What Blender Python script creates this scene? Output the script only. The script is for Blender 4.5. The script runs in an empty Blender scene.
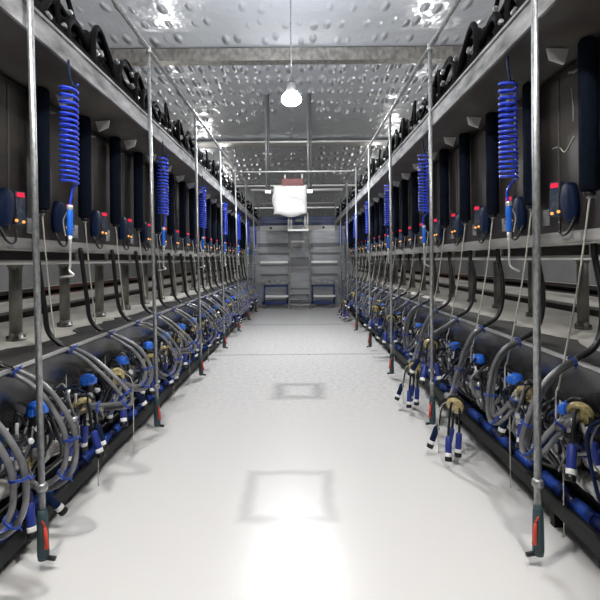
import bpy, math, random
from mathutils import Vector, Matrix
random.seed(7)
sc = bpy.context.scene
COL = sc.collection
PI = math.pi
H = 1.8            # eye height above the pit floor
ST = 0.745         # stall spacing
Y0 = 2.97          # first stall
NST = 20

# ------------------------------------------------------------------ materials
MATS = {}
def mat(name, col, rough=0.5, metal=0.0, emit=None, estr=0.0, trans=0.0, noise=None, bump=None, coat=0.0, spec=0.5, ior=1.45):
    m = bpy.data.materials.new(name); m.use_nodes = True
    nt = m.node_tree; b = nt.nodes['Principled BSDF']
    b.inputs['Base Color'].default_value = (*col, 1)
    b.inputs['Roughness'].default_value = rough
    b.inputs['Metallic'].default_value = metal
    b.inputs['Specular IOR Level'].default_value = spec
    b.inputs['IOR'].default_value = ior
    b.inputs['Coat Weight'].default_value = coat
    b.inputs['Transmission Weight'].default_value = trans
    if emit:
        b.inputs['Emission Color'].default_value = (*emit, 1)
        b.inputs['Emission Strength'].default_value = estr
    tc = None
    def coords(scale):
        nonlocal tc
        tc = tc or nt.nodes.new('ShaderNodeTexCoord')
        mp = nt.nodes.new('ShaderNodeMapping')
        mp.inputs['Scale'].default_value = scale
        nt.links.new(tc.outputs['Object'], mp.inputs['Vector'])
        return mp.outputs['Vector']
    if noise:      # (scale vec, second colour, contrast lo, hi)
        n = nt.nodes.new('ShaderNodeTexNoise'); n.inputs['Scale'].default_value = 1.0
        n.inputs['Detail'].default_value = 6
        nt.links.new(coords(noise[0]), n.inputs['Vector'])
        r = nt.nodes.new('ShaderNodeValToRGB')
        r.color_ramp.elements[0].position = noise[2]; r.color_ramp.elements[1].position = noise[3]
        r.color_ramp.elements[0].color = (*col, 1); r.color_ramp.elements[1].color = (*noise[1], 1)
        nt.links.new(n.outputs['Fac'], r.inputs['Fac'])
        nt.links.new(r.outputs['Color'], b.inputs['Base Color'])
    if bump:       # (scale vec, strength, kind)
        if bump[2] == 'voronoi':
            n = nt.nodes.new('ShaderNodeTexVoronoi'); n.inputs['Scale'].default_value = 1.0; o = n.outputs['Distance']
        else:
            n = nt.nodes.new('ShaderNodeTexNoise'); n.inputs['Scale'].default_value = 1.0
            n.inputs['Detail'].default_value = 4; o = n.outputs['Fac']
        nt.links.new(coords(bump[0]), n.inputs['Vector'])
        bp = nt.nodes.new('ShaderNodeBump'); bp.inputs['Strength'].default_value = bump[1]
        bp.inputs['Distance'].default_value = bump[3] if len(bump) > 3 else 0.02
        nt.links.new(o, bp.inputs['Height']); nt.links.new(bp.outputs['Normal'], b.inputs['Normal'])
    MATS[name] = m
    return m

mat('galvanised', (0.42, 0.43, 0.43), 0.42, 0.75, noise=((60, 60, 25), (0.22, 0.23, 0.24), 0.35, 0.7))
mat('galvanised_face', (0.40, 0.40, 0.405), 0.75, 0.0, spec=0.15, noise=((9, 3, 9), (0.12, 0.12, 0.125), 0.35, 0.7))
mat('dark_steel', (0.062, 0.054, 0.048), 0.38, 0.35, noise=((5, 2.5, 5), (0.036, 0.032, 0.03), 0.3, 0.7), bump=((30, 4, 30), 0.08, 'noise'))
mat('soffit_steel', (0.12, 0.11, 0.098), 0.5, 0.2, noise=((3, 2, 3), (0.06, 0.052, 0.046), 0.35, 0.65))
mat('band_steel', (0.42, 0.41, 0.38), 0.45, 0.3, noise=((4, 2, 14), (0.27, 0.26, 0.24), 0.35, 0.7))
mat('post_steel', (0.27, 0.26, 0.24), 0.4, 0.5, noise=((8, 8, 5), (0.14, 0.13, 0.12), 0.35, 0.65))
mat('bright_steel', (0.72, 0.72, 0.7), 0.3, 0.6)
mat('brushed', (0.42, 0.42, 0.42), 0.35, 0.85, noise=((20, 6, 20), (0.25, 0.25, 0.26), 0.35, 0.65))
mat('navy_foam', (0.003, 0.0055, 0.012), 0.9, spec=0.15, noise=((60, 60, 30), (0.005, 0.009, 0.02), 0.35, 0.7), bump=((160, 160, 160), 0.25, 'noise', 0.003))
mat('black_rubber', (0.008, 0.008, 0.009), 0.38)
mat('black_plastic', (0.009, 0.009, 0.010), 0.42)
mat('black_metal', (0.006, 0.006, 0.0065), 0.55, spec=0.25, noise=((6, 3, 6), (0.012, 0.012, 0.012), 0.4, 0.7))
mat('grey_hose', (0.12, 0.12, 0.125), 0.28, spec=0.8, noise=((9, 9, 9), (0.2, 0.2, 0.205), 0.4, 0.65))
mat('blue_plastic', (0.02, 0.16, 0.75), 0.32, coat=0.3)
mat('royal_blue', (0.018, 0.035, 0.22), 0.42)
mat('navy_shell', (0.002, 0.010, 0.040), 0.6, spec=0.2)
mat('clip_blue', (0.02, 0.065, 0.36), 0.4)
mat('coil_blue', (0.025, 0.065, 0.62), 0.25, coat=0.4)
mat('amber_clear', (0.80, 0.66, 0.30), 0.12, trans=0.3, coat=0.8, noise=((34, 34, 34), (0.36, 0.27, 0.10), 0.40, 0.66), bump=((40, 40, 40), 0.5, 'noise', 0.01))
mat('white_plastic', (0.8, 0.8, 0.78), 0.4)
mat('white_wrap', (0.88, 0.88, 0.87), 0.35, coat=0.2, bump=((3, 3, 3), 0.5, 'noise', 0.1))
mat('cord', (0.5, 0.48, 0.42), 0.7)
mat('keypad', (0.085, 0.09, 0.10), 0.4, noise=((60, 40, 24), (0.03, 0.05, 0.09), 0.42, 0.55))
mat('red_led', (0.3, 0.01, 0.02), 0.4, emit=(1.0, 0.03, 0.09), estr=0.7)
mat('amber_led', (0.4, 0.15, 0.02), 0.4, emit=(1.0, 0.42, 0.1), estr=1.3)
mat('red_plastic', (0.65, 0.06, 0.03), 0.45)
mat('maroon', (0.16, 0.03, 0.028), 0.5)
mat('teal_boot', (0.03, 0.06, 0.07), 0.5)
mat('blue_pipe', (0.02, 0.075, 0.42), 0.3, coat=0.3)
mat('blue_pipe_dark', (0.006, 0.012, 0.07), 0.4)
mat('crinkle', (0.6, 0.6, 0.57), 0.35, 0.25, noise=((10, 10, 10), (0.16, 0.15, 0.14), 0.42, 0.6), bump=((24, 10, 24), 0.9, 'noise', 0.03))
mat('pit_panel', (0.15, 0.148, 0.145), 0.25, 0.7, noise=((4, 3, 6), (0.035, 0.037, 0.045), 0.3, 0.7))
mat('concrete', (0.5, 0.48, 0.43), 0.75, noise=((1.6, 1.2, 1.6), (0.30, 0.28, 0.25), 0.4, 0.75), bump=((40, 40, 40), 0.2, 'noise'))
mat('pit_wall', (0.06, 0.06, 0.06), 0.6, noise=((3, 3, 3), (0.03, 0.03, 0.03), 0.4, 0.7))
mat('outer_wall', (0.17, 0.17, 0.17), 0.7, noise=((0.8, 0.8, 0.8), (0.12, 0.12, 0.12), 0.4, 0.7))
mat('orange_board', (0.14, 0.045, 0.03), 0.6, noise=((2, .8, 2), (0.05, 0.04, 0.04), 0.42, 0.55))
mat('blue_paint', (0.012, 0.03, 0.13), 0.4)
mat('blue_paint_light', (0.06, 0.10, 0.28), 0.4)
mat('panel_grey', (0.30, 0.31, 0.32), 0.42, 0.35, noise=((1.5, 1, 12), (0.22, 0.23, 0.24), 0.35, 0.7))
mat('panel_dark', (0.12, 0.125, 0.13), 0.45, 0.3)
mat('lamp_housing', (0.5, 0.5, 0.5), 0.4, 0.6)
mat('lamp_lens', (0.9, 0.9, 0.9), 0.4, emit=(0.95, 0.97, 1.0), estr=640)
mat('lamp_lens_dim', (0.9, 0.9, 0.9), 0.4, emit=(0.95, 0.97, 1.0), estr=40)
mat('lamp_lens_near', (0.9, 0.9, 0.9), 0.4, emit=(1.0, 0.975, 0.95), estr=800)
mat('matte_black', (0.005, 0.005, 0.0055), 0.8, spec=0.06)
mat('deck_dark', (0.035, 0.033, 0.03), 0.6, noise=((3, 3, 3), (0.018, 0.017, 0.016), 0.4, 0.7))

# foil ceiling: silver bubble foil in quilted rolls
def foil():
    m = bpy.data.materials.new('foil'); m.use_nodes = True; nt = m.node_tree; b = nt.nodes['Principled BSDF']
    b.inputs['Base Color'].default_value = (0.64, 0.67, 0.72, 1); b.inputs['Metallic'].default_value = 0.55
    b.inputs['Roughness'].default_value = 0.25
    tc = nt.nodes.new('ShaderNodeTexCoord'); mp = nt.nodes.new('ShaderNodeMapping')
    mp.inputs['Scale'].default_value = (3.2, 1.4, 1)
    nt.links.new(tc.outputs['Object'], mp.inputs['Vector'])
    v = nt.nodes.new('ShaderNodeTexVoronoi'); v.inputs['Scale'].default_value = 1; v.inputs['Randomness'].default_value = 0.35
    nt.links.new(mp.outputs['Vector'], v.inputs['Vector'])
    r = nt.nodes.new('ShaderNodeMapRange'); r.interpolation_type = 'SMOOTHSTEP'
    r.inputs['From Min'].default_value = 0.05; r.inputs['From Max'].default_value = 0.42
    nt.links.new(v.outputs['Distance'], r.inputs['Value'])
    n = nt.nodes.new('ShaderNodeTexNoise'); n.inputs['Scale'].default_value = 1.3; n.inputs['Detail'].default_value = 3
    nt.links.new(tc.outputs['Object'], n.inputs['Vector'])
    a = nt.nodes.new('ShaderNodeMath'); a.operation = 'MULTIPLY_ADD'; a.inputs[1].default_value = 0.8
    nt.links.new(n.outputs['Fac'], a.inputs[0]); nt.links.new(r.outputs['Result'], a.inputs[2])
    bp = nt.nodes.new('ShaderNodeBump'); bp.invert = True; bp.inputs['Strength'].default_value = 1.0; bp.inputs['Distance'].default_value = 0.10
    nt.links.new(a.outputs[0], bp.inputs['Height']); nt.links.new(bp.outputs['Normal'], b.inputs['Normal'])
    MATS['foil'] = m
foil()

# pit floor: white epoxy, damp, with two soft dark square rings and cross joints
def floor_mat():
    m = bpy.data.materials.new('pit_floor'); m.use_nodes = True; nt = m.node_tree; b = nt.nodes['Principled BSDF']
    L = nt.links.new
    def math_(op, a, bb=None, c=None):
        n = nt.nodes.new('ShaderNodeMath'); n.operation = op
        for i, v in enumerate((a, bb, c)):
            if v is None: continue
            if isinstance(v, (int, float)): n.inputs[i].default_value = v
            else: L(v, n.inputs[i])
        return n.outputs[0]
    def smooth(v, lo, hi):
        n = nt.nodes.new('ShaderNodeMapRange'); n.interpolation_type = 'SMOOTHSTEP'
        n.inputs['From Min'].default_value = lo; n.inputs['From Max'].default_value = hi
        L(v, n.inputs['Value']); return n.outputs['Result']
    tc = nt.nodes.new('ShaderNodeTexCoord'); sp = nt.nodes.new('ShaderNodeSeparateXYZ'); L(tc.outputs['Object'], sp.inputs[0])
    nz = nt.nodes.new('ShaderNodeTexNoise'); nz.inputs['Scale'].default_value = 2.2; nz.inputs['Detail'].default_value = 5
    L(tc.outputs['Object'], nz.inputs['Vector'])
    wob = math_('MULTIPLY_ADD', nz.outputs['Fac'], 0.12, -0.06)
    x = math_('ADD', sp.outputs['X'], wob); y = math_('ADD', sp.outputs['Y'], wob)
    total = None
    for cx, cy, hx, hy, wd, st in ((-0.03, 6.62, 0.27, 0.32, 0.17, 0.42), (-0.10, 3.70, 0.31, 0.36, 0.09, 0.30)):
        dx = math_('SUBTRACT', math_('ABSOLUTE', math_('SUBTRACT', x, cx)), hx)
        dy = math_('SUBTRACT', math_('ABSOLUTE', math_('SUBTRACT', y, cy)), hy)
        d = math_('ABSOLUTE', math_('MAXIMUM', dx, dy))
        ring = math_('MULTIPLY', math_('SUBTRACT', 1.0, smooth(d, 0.0, wd)), st)
        total = ring if total is None else math_('ADD', total, ring)
    for cy, wd, st in ((9.15, 0.10, 0.4), (13.4, 0.2, 0.3)):
        d = math_('ABSOLUTE', math_('SUBTRACT', y, cy))
        total = math_('ADD', total, math_('MULTIPLY', math_('SUBTRACT', 1.0, smooth(d, 0.0, wd)), st))
    n2 = nt.nodes.new('ShaderNodeTexNoise'); n2.inputs['Scale'].default_value = 16; n2.inputs['Detail'].default_value = 3
    L(tc.outputs['Object'], n2.inputs['Vector'])
    damp = math_('MULTIPLY', smooth(sp.outputs['Y'], 4.5, 7.5), smooth(n2.outputs['Fac'], 0.35, 0.75))      # fine splash marks farther down the pit
    total = math_('ADD', total, math_('MULTIPLY', damp, 0.28))
    mx = nt.nodes.new('ShaderNodeMix'); mx.data_type = 'RGBA'
    mx.inputs['A'].default_value = (0.74, 0.725, 0.70, 1); mx.inputs['B'].default_value = (0.2, 0.2, 0.2, 1)
    L(math_('MINIMUM', total, 1.0), mx.inputs['Factor']); L(mx.outputs['Result'], b.inputs['Base Color'])
    b.inputs['Roughness'].default_value = 0.27
    n4 = nt.nodes.new('ShaderNodeTexNoise'); n4.inputs['Scale'].default_value = 55; n4.inputs['Detail'].default_value = 3
    L(tc.outputs['Object'], n4.inputs['Vector'])
    bp = nt.nodes.new('ShaderNodeBump'); bp.inputs['Strength'].default_value = 0.15; bp.inputs['Distance'].default_value = 0.006
    L(n4.outputs['Fac'], bp.inputs['Height']); L(bp.outputs['Normal'], b.inputs['Normal'])
    MATS['pit_floor'] = m
floor_mat()

# ------------------------------------------------------------------ mesh builder
def spline(pts, n=8, closed=False):
    P = [Vector(p) for p in pts]
    if len(P) < 3: return P
    out = []
    N = len(P)
    seg = N if closed else N - 1
    for i in range(seg):
        if closed:
            p0, p1, p2, p3 = P[(i-1) % N], P[i], P[(i+1) % N], P[(i+2) % N]
        else:
            p1, p2 = P[i], P[i+1]
            p0 = P[i-1] if i else p1*2 - p2
            p3 = P[i+2] if i + 2 < N else p2*2 - p1
        for j in range(n):
            t = j / n
            out.append(0.5*((2*p1) + (p2-p0)*t + (2*p0-5*p1+4*p2-p3)*t*t + (3*p1-p0-3*p2+p3)*t**3))
    if not closed: out.append(P[-1])
    return out

class MB:
    def __init__(self): self.v = []; self.f = []; self.mi = []; self.sm = []
    def face(self, idx, smooth=False, mi=0):
        self.f.append(idx); self.sm.append(smooth); self.mi.append(mi)
    def box(self, lo, hi, ch=0.0, mi=0):
        x0, y0, z0 = lo; x1, y1, z1 = hi
        if x0 > x1: x0, x1 = x1, x0
        if y0 > y1: y0, y1 = y1, y0
        if z0 > z1: z0, z1 = z1, z0
        b = len(self.v)
        if ch <= 0:
            self.v += [(x, y, z) for z in (z0, z1) for y in (y0, y1) for x in (x0, x1)]
            for q in ((0,2,3,1), (4,5,7,6), (0,1,5,4), (2,6,7,3), (0,4,6,2), (1,3,7,5)):
                self.face([b+i for i in q], False, mi)
        else:
            # chamfered box as the hull of its 24 corner points
            import bmesh
            bm = bmesh.new()
            for x in (x0, x1):
                for y in (y0, y1):
                    for z in (z0, z1):
                        sx = 1 if x == x0 else -1; sy = 1 if y == y0 else -1; sz = 1 if z == z0 else -1
                        for d in ((ch,0,0) , (0,ch,0), (0,0,ch)):
                            k = [ch, ch, ch]
                            k = [0 if d[i] else ch for i in range(3)]
                            bm.verts.new((x+sx*k[0], y+sy*k[1], z+sz*k[2]))
            bmesh.ops.convex_hull(bm, input=bm.verts)
            bm.verts.index_update()
            self.v += [tuple(p.co) for p in bm.verts]
            for f in bm.faces: self.face([b+p.index for p in f.verts], False, mi)
            bm.free()
        return self
    def tube(self, path, r, n=8, closed=False, caps=True, mi=0):
        P = [Vector(p) for p in path]; N = len(P)
        R = r if isinstance(r, (list, tuple)) else [r]*N
        T = []
        for i in range(N):
            a = P[(i-1) % N] if (closed or i) else P[0]
            c = P[(i+1) % N] if (closed or i < N-1) else P[-1]
            t = c - a
            T.append(t.normalized() if t.length > 1e-9 else Vector((0, 0, 1)))
        u = T[0].orthogonal().normalized()
        b = len(self.v)
        for i in range(N):
            u = u - T[i]*u.dot(T[i])
            u = u.normalized() if u.length > 1e-6 else T[i].orthogonal().normalized()
            w = T[i].cross(u)
            for k in range(n):
                a = 2*PI*k/n
                self.v.append(tuple(P[i] + (u*math.cos(a) + w*math.sin(a))*R[i]))
        M = N if closed else N - 1
        for i in range(M):
            j = (i+1) % N
            for k in range(n):
                l = (k+1) % n
                self.face([b+i*n+k, b+i*n+l, b+j*n+l, b+j*n+k], True, mi)
        if caps and not closed:
            self.face([b+k for k in range(n)][::-1], False, mi)
            self.face([b+(N-1)*n+k for k in range(n)], False, mi)
        return self
    def lathe(self, prof, org=(0,0,0), axis=(0,0,1), n=16, mi=0):
        # prof: list of (radius, height) along axis
        ax = Vector(axis).normalized(); u = ax.orthogonal().normalized(); w = ax.cross(u); O = Vector(org)
        b = len(self.v)
        for r, h in prof:
            for k in range(n):
                a = 2*PI*k/n
                self.v.append(tuple(O + ax*h + (u*math.cos(a) + w*math.sin(a))*max(r, 1e-5)))
        for i in range(len(prof)-1):
            for k in range(n):
                l = (k+1) % n
                self.face([b+i*n+k, b+i*n+l, b+(i+1)*n+l, b+(i+1)*n+k], True, mi)
        self.face([b+k for k in range(n)][::-1], False, mi)
        self.face([b+(len(prof)-1)*n+k for k in range(n)], False, mi)
        return self
    def prism(self, poly, d, mi=0):
        # poly: list of 3d points; extruded by vector d
        b = len(self.v); n = len(poly); d = Vector(d)
        self.v += [tuple(p) for p in poly] + [tuple(Vector(p)+d) for p in poly]
        self.face([b+i for i in range(n)][::-1], False, mi); self.face([b+n+i for i in range(n)], False, mi)
        for i in range(n):
            j = (i+1) % n
            self.face([b+i, b+j, b+n+j, b+n+i], False, mi)
        return self
    def mesh(self, name, mats):
        me = bpy.data.meshes.new(name)
        me.from_pydata(self.v, [], self.f)
        for m in (mats if isinstance(mats, (list, tuple)) else [mats]): me.materials.append(MATS[m])
        me.polygons.foreach_set('use_smooth', self.sm)
        me.polygons.foreach_set('material_index', self.mi)
        import bmesh
        bm = bmesh.new(); bm.from_mesh(me); bmesh.ops.recalc_face_normals(bm, faces=bm.faces); bm.to_mesh(me); bm.free()
        return me
    def build(self, name, mats, parent=None):
        o = bpy.data.objects.new(name, self.mesh(name, mats)); COL.objects.link(o)
        if parent is not None: o.parent = parent
        return o

def tag(o, label=None, cat=None, group=None, kind=None):
    if label: o['label'] = label
    if cat: o['category'] = cat
    if group: o['group'] = group
    if kind: o['kind'] = kind
    return o
def empty(name, loc, label, cat, group=None):
    o = bpy.data.objects.new(name, None); COL.objects.link(o); o.location = loc; o.empty_display_size = 0.1
    return tag(o, label, cat, group)
def kids(o): return [c for c in bpy.data.objects if c.parent == o]
TREE = {}
def tree_of(root):
    if root.name not in TREE:
        TREE[root.name] = [(c, kids(c)) for c in kids(root)]
    return TREE[root.name]
def dup(root, loc, label):
    r = root.copy(); COL.objects.link(r); r.location = loc; r['label'] = label
    for c, gs in tree_of(root):
        d = c.copy(); COL.objects.link(d); d.parent = r
        for g in gs:
            e = g.copy(); COL.objects.link(e); e.parent = d
    return r
ORD = ['', 'first', 'second', 'third', 'fourth', 'fifth', 'sixth', 'seventh', 'eighth', 'ninth', 'tenth', 'eleventh', 'twelfth',
       'thirteenth', 'fourteenth', 'fifteenth', 'sixteenth', 'seventeenth', 'eighteenth', 'nineteenth', 'twentieth', 'twenty-first',
       'twenty-second', 'twenty-third', 'twenty-fourth']
def place(i, side, n=None):
    return ('nearest' if i == 1 else ORD[i]) + ' from the camera on the ' + side if i > 1 else 'nearest the camera on the ' + side

SIDES = {
 'left':  dict(s=-1, tube=2.00, rod=1.512, rail=1.572, coil=1.57, fas=1.61, beam=1.70, deck=2.00, edge=1.80, panel=2.08, post=2.42, pstep=0.85, py=4.08, inn=0.17, bz=0.07),
 'right': dict(s=1,  tube=1.795, rod=1.375, rail=1.385, coil=1.43, fas=1.39, beam=1.62, deck=1.78, edge=1.76, panel=1.86, post=2.62, pstep=0.96, py=4.45, inn=0.0, bz=0.15),
}
YA, YB = -1.5, 17.9       # extents of the long rows

# ------------------------------------------------------------------ setting
def struct(name, mb, m): return tag(mb.build(name, m), kind='structure')
struct('floor', MB().box((-2.3, -3, -0.1), (2.1, 18.3, 0)), 'pit_floor')
struct('floor_deck_left', MB().box((-7, -3, 1.09), (-1.80, 34, 1.14)), 'concrete')
struct('floor_deck_right', MB().box((1.76, -3, 1.09), (7, 34, 1.14)), 'concrete')
struct('floor_upper_back', MB().box((-1.80, 18.3, 0.9), (1.76, 34, 1.14)), 'concrete')
struct('wall_pit_left', MB().box((-2.3, -3, 0), (-2.0, 18.3, 1.09)), 'pit_wall')
struct('wall_pit_right', MB().box((1.92, -3, 0), (2.08, 18.3, 1.09)), 'pit_wall')
struct('wall_left', MB().box((-7.1, -3, 0), (-7, 34, 8)), 'outer_wall')
struct('wall_right', MB().box((7, -3, 0), (7.1, 34, 8)), 'outer_wall')
struct('wall_back', MB().box((-7, 34, 0), (7, 34.1, 8)), 'panel_grey')
struct('wall_front', MB().box((-7, -3.1, -0.1), (7, -3, 8)), 'outer_wall')
CE = lambda y: 7.5 - max(0, y-12)*0.125       # roof falls away towards the far end
cm = MB()
cm.v += [(-7, -3, 7.5), (7, -3, 7.5), (-7, 12, 7.5), (7, 12, 7.5), (-7, 34, CE(34)), (7, 34, CE(34))]
cm.face([0,1,3,2]); cm.face([2,3,5,4])
struct('ceiling', cm, 'foil')
for i, (y, w) in enumerate(((19.4, 0.30), (25.5, 0.10), (30.5, 0.12))):
    z = CE(y)
    struct('trim_%d' % (i+1), MB().box((-6.9, y-w, z-0.10), (6.9, y+w, z-0.03)), 'bright_steel')
struct('trim_4', MB().box((-6.9, 12.6, 7.05), (6.9, 12.9, 7.38)), 'post_steel')
struct('trim_5', MB().box((-1.81, -3, 1.126), (-1.782, 18.2, 1.146)), 'bright_steel')
struct('trim_6', MB().box((1.742, -3, 1.126), (1.77, 18.2, 1.146)), 'bright_steel')

# ------------------------------------------------------------------ long things on each side
for side, D in SIDES.items():
    s = D['s']; X = lambda a: s*a
    # overhead catwalk
    cw = empty('catwalk', (X(D['fas']), 0, 3.19), 'long overhead walkway with grey fascia along the %s row' % side, 'walkway', 'overhead walkways')
    lx = lambda a: X(a) - X(D['fas'])
    f = MB().box((lx(D['fas']), YA, 0.0), (lx(D['fas']+0.02), 19.3, 0.15))
    f.box((lx(D['fas']-0.012), YA, 0.145), (lx(D['fas']+0.03), 19.3, 0.165))
    y = YA
    f.build('fascia', 'galvanised_face', cw)
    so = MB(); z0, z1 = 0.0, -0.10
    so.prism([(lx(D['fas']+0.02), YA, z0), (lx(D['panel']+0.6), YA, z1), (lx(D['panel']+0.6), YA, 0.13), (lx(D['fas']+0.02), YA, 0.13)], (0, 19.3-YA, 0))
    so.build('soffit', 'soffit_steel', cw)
    # steel housing behind the retractors
    hs = empty('steel_housing', (X(D['panel']), 0, 1.98), 'long dark stainless housing behind the retractor cylinders on the %s' % side, 'housing', 'steel housings')
    px = lambda a: X(a) - X(D['panel'])
    hb = MB()
    hb.box((px(D['panel']), YA, 0.0), (px(D['panel']+0.5), YB, 1.14))
    hb.build('cabinet_body', 'dark_steel', hs)
    bb = MB().box((px(D['panel']-0.03), YA, -0.08), (px(D['panel']+0.02), YB, 0.0))
    bb.box((px(D['panel']-0.03), YA, -0.09), (px(D['panel']+0.16), YB, -0.075))
    tag(bb.build('bottom_band', 'band_steel', hs), 'pale folded steel band')
    for k in range(0, 7):
        yy = Y0 + 0.45 + 2.235*k
        MB().box((px(D['panel']-0.006), yy, 0.05), (px(D['panel']), yy+0.02, 1.1)).build('seam_strip', 'soffit_steel', hs)
    MB().box((px(D['panel']+0.22), YA, -0.17), (px(D['panel']+0.48), YB, 0.0)).build('lower_duct', 'dark_steel', hs)
    if s > 0:
        tag(MB().tube(spline([(-0.002, 3.52, 0.62), (-0.002, 3.43, 0.61), (-0.002, 3.36, 0.56), (-0.002, 3.29, 0.60), (-0.002, 3.24, 0.64)], 5), 0.0035, 6).build('scuff_mark', 'cord', hs), 'pale wavy scuff')
        tag(MB().tube(spline([(-0.002, 3.27, 0.98), (-0.002, 3.25, 0.86), (-0.002, 3.25, 0.74)], 5), 0.004, 6).build('scuff_mark', 'band_steel', hs), 'pale straight scuff')
    # eye-level rail with stub bends up to the band
    pr = empty('rump_rail', (X(D['panel']+0.14), 0, H), 'galvanised horizontal rail at eye level under the %s housing' % side, 'rail', 'eye level rails')
    MB().tube([(0, YA, 0), (0, YB, 0)], 0.019, 10).build('rail_pipe', 'bright_steel', pr)
    for k in range(19):
        yy = Y0 + 0.28 + ST*k
        MB().tube(spline([(0, yy-0.02, 0.0), (0, yy+0.03, 0.012), (s*0.02, yy+0.065, 0.06), (s*0.02, yy+0.07, 0.13)], 5), 0.02, 8).build('bend', 'bright_steel', pr)
    # lower members seen through the gap
    tag(MB().box((X(3.3), YA, 1.14), (X(3.5), 33, 1.21)).build('kerb_beam', 'deck_dark'), 'dark low kerb beam along the cow deck behind the %s posts' % side, 'beam', 'deck kerbs')
    tag(MB().box((X(4.5), YA, 1.20), (X(4.56), 33, 1.36)).build('brisket_board', 'orange_board'), 'rusty orange board low behind the %s row of posts' % side, 'board', 'orange boards')
    tag(MB().tube([(X(3.2), YA, 1.42), (X(3.2), 33, 1.42)], 0.025, 8).build('deck_rail', 'matte_black'), 'thin dark rail above the cow deck behind %s posts' % side, 'rail', 'deck rails')
    # hanger rail
    tag(MB().tube([(X(D['rail']), 1.0, 4.03), (X(D['rail']), 19.0, 4.03)], 0.02, 8).build('hanger_rail', 'galvanised'), 'thin galvanised overhead rail carrying the %s hanging poles' % side, 'rail', 'overhead rails')
    # thin dark strip with an uneven outer outline along the deck edge
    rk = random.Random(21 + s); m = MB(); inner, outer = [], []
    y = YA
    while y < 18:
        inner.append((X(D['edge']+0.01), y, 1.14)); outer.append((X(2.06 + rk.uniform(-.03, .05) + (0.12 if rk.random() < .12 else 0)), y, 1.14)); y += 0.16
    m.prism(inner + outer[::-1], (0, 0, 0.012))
    tag(m.build('deck_dark', 'deck_dark'), 'dark strip along the edge of the %s cow deck' % side, 'mat', 'deck edge strips')
    # pit side panel, pipe and trough
    tag(MB().prism([(X(D['edge']-0.016), YA, 1.12), (X(D['edge']-0.004), YA, 1.12), (X(D['edge']+0.15), YA, 0.36), (X(D['edge']+0.138), YA, 0.36)], (0, 18-YA, 0)).build('splash_panel', 'pit_panel'),
        'dark stainless splash panel below the %s deck edge' % side, 'panel', 'pit splash panels')
    pts, rr = [], []
    rnd = random.Random(4 if s < 0 else 5)
    y = YA
    while y < 18:
        pts.append((X(D['beam']+0.11) + rnd.uniform(-.008, .008), y, 0.44 + rnd.uniform(-.008, .008))); rr.append(0.05 + rnd.uniform(-.01, .012)); y += 0.06
    tag(MB().tube(pts, rr, 12).build('wash_pipe', 'crinkle'), 'crinkled silver wrapped pipe running along the %s trough' % side, 'pipe', 'wrapped wash pipes')
    tr = empty('trough', (X(D['beam']), 0, D['bz']), 'long black trough with blue pipe at the foot of the %s row' % side, 'trough', 'floor troughs')
    tx = lambda d: s*d
    MB().box((tx(0), YA, 0), (tx(0.045), 17.9, 0.11), 0.008).build('front_rail', 'black_metal', tr)
    rr_ = MB().box((tx(0.15), YA, 0.06), (tx(0.19), 17.9, 0.20)); rr_.build('rear_rail', 'black_metal', tr)
    tag(MB().box((tx(0.147), YA, 0.20), (tx(0.162), 17.9, 0.207)).build('edge_strip', 'bright_steel', tr), 'thin silver edge strip')
    MB().box((tx(0.05), YA, 0.02), (tx(0.15), 17.9, 0.05)).build('trough_bed', 'black_metal', tr)
    bp = MB(); y = YA
    rnd = random.Random(9)
    while y < 17.6:
        L = rnd.choice((0.16, 0.2, 0.26))
        bp.tube([(tx(0.095), y, 0.105), (tx(0.095), y+L, 0.105)], 0.045, 10, mi=0)
        bp.tube([(tx(0.095), y+L-0.005, 0.105), (tx(0.095), y+L+0.13, 0.105)], 0.04, 10, mi=1)
        y += L + 0.125
    tag(bp.build('blue_pipe', ['blue_pipe', 'blue_pipe_dark'], tr), 'bright blue pipe')
    # legs for the trough (so it stands on the floor)
    if D['bz'] > 0:
        for k in range(9):
            yy = 1.2 + 2.0*k
            MB().box((tx(0.06), yy, -D['bz']), (tx(0.12), yy+0.05, 0.03)).build('foot', 'black_metal', tr)

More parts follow.
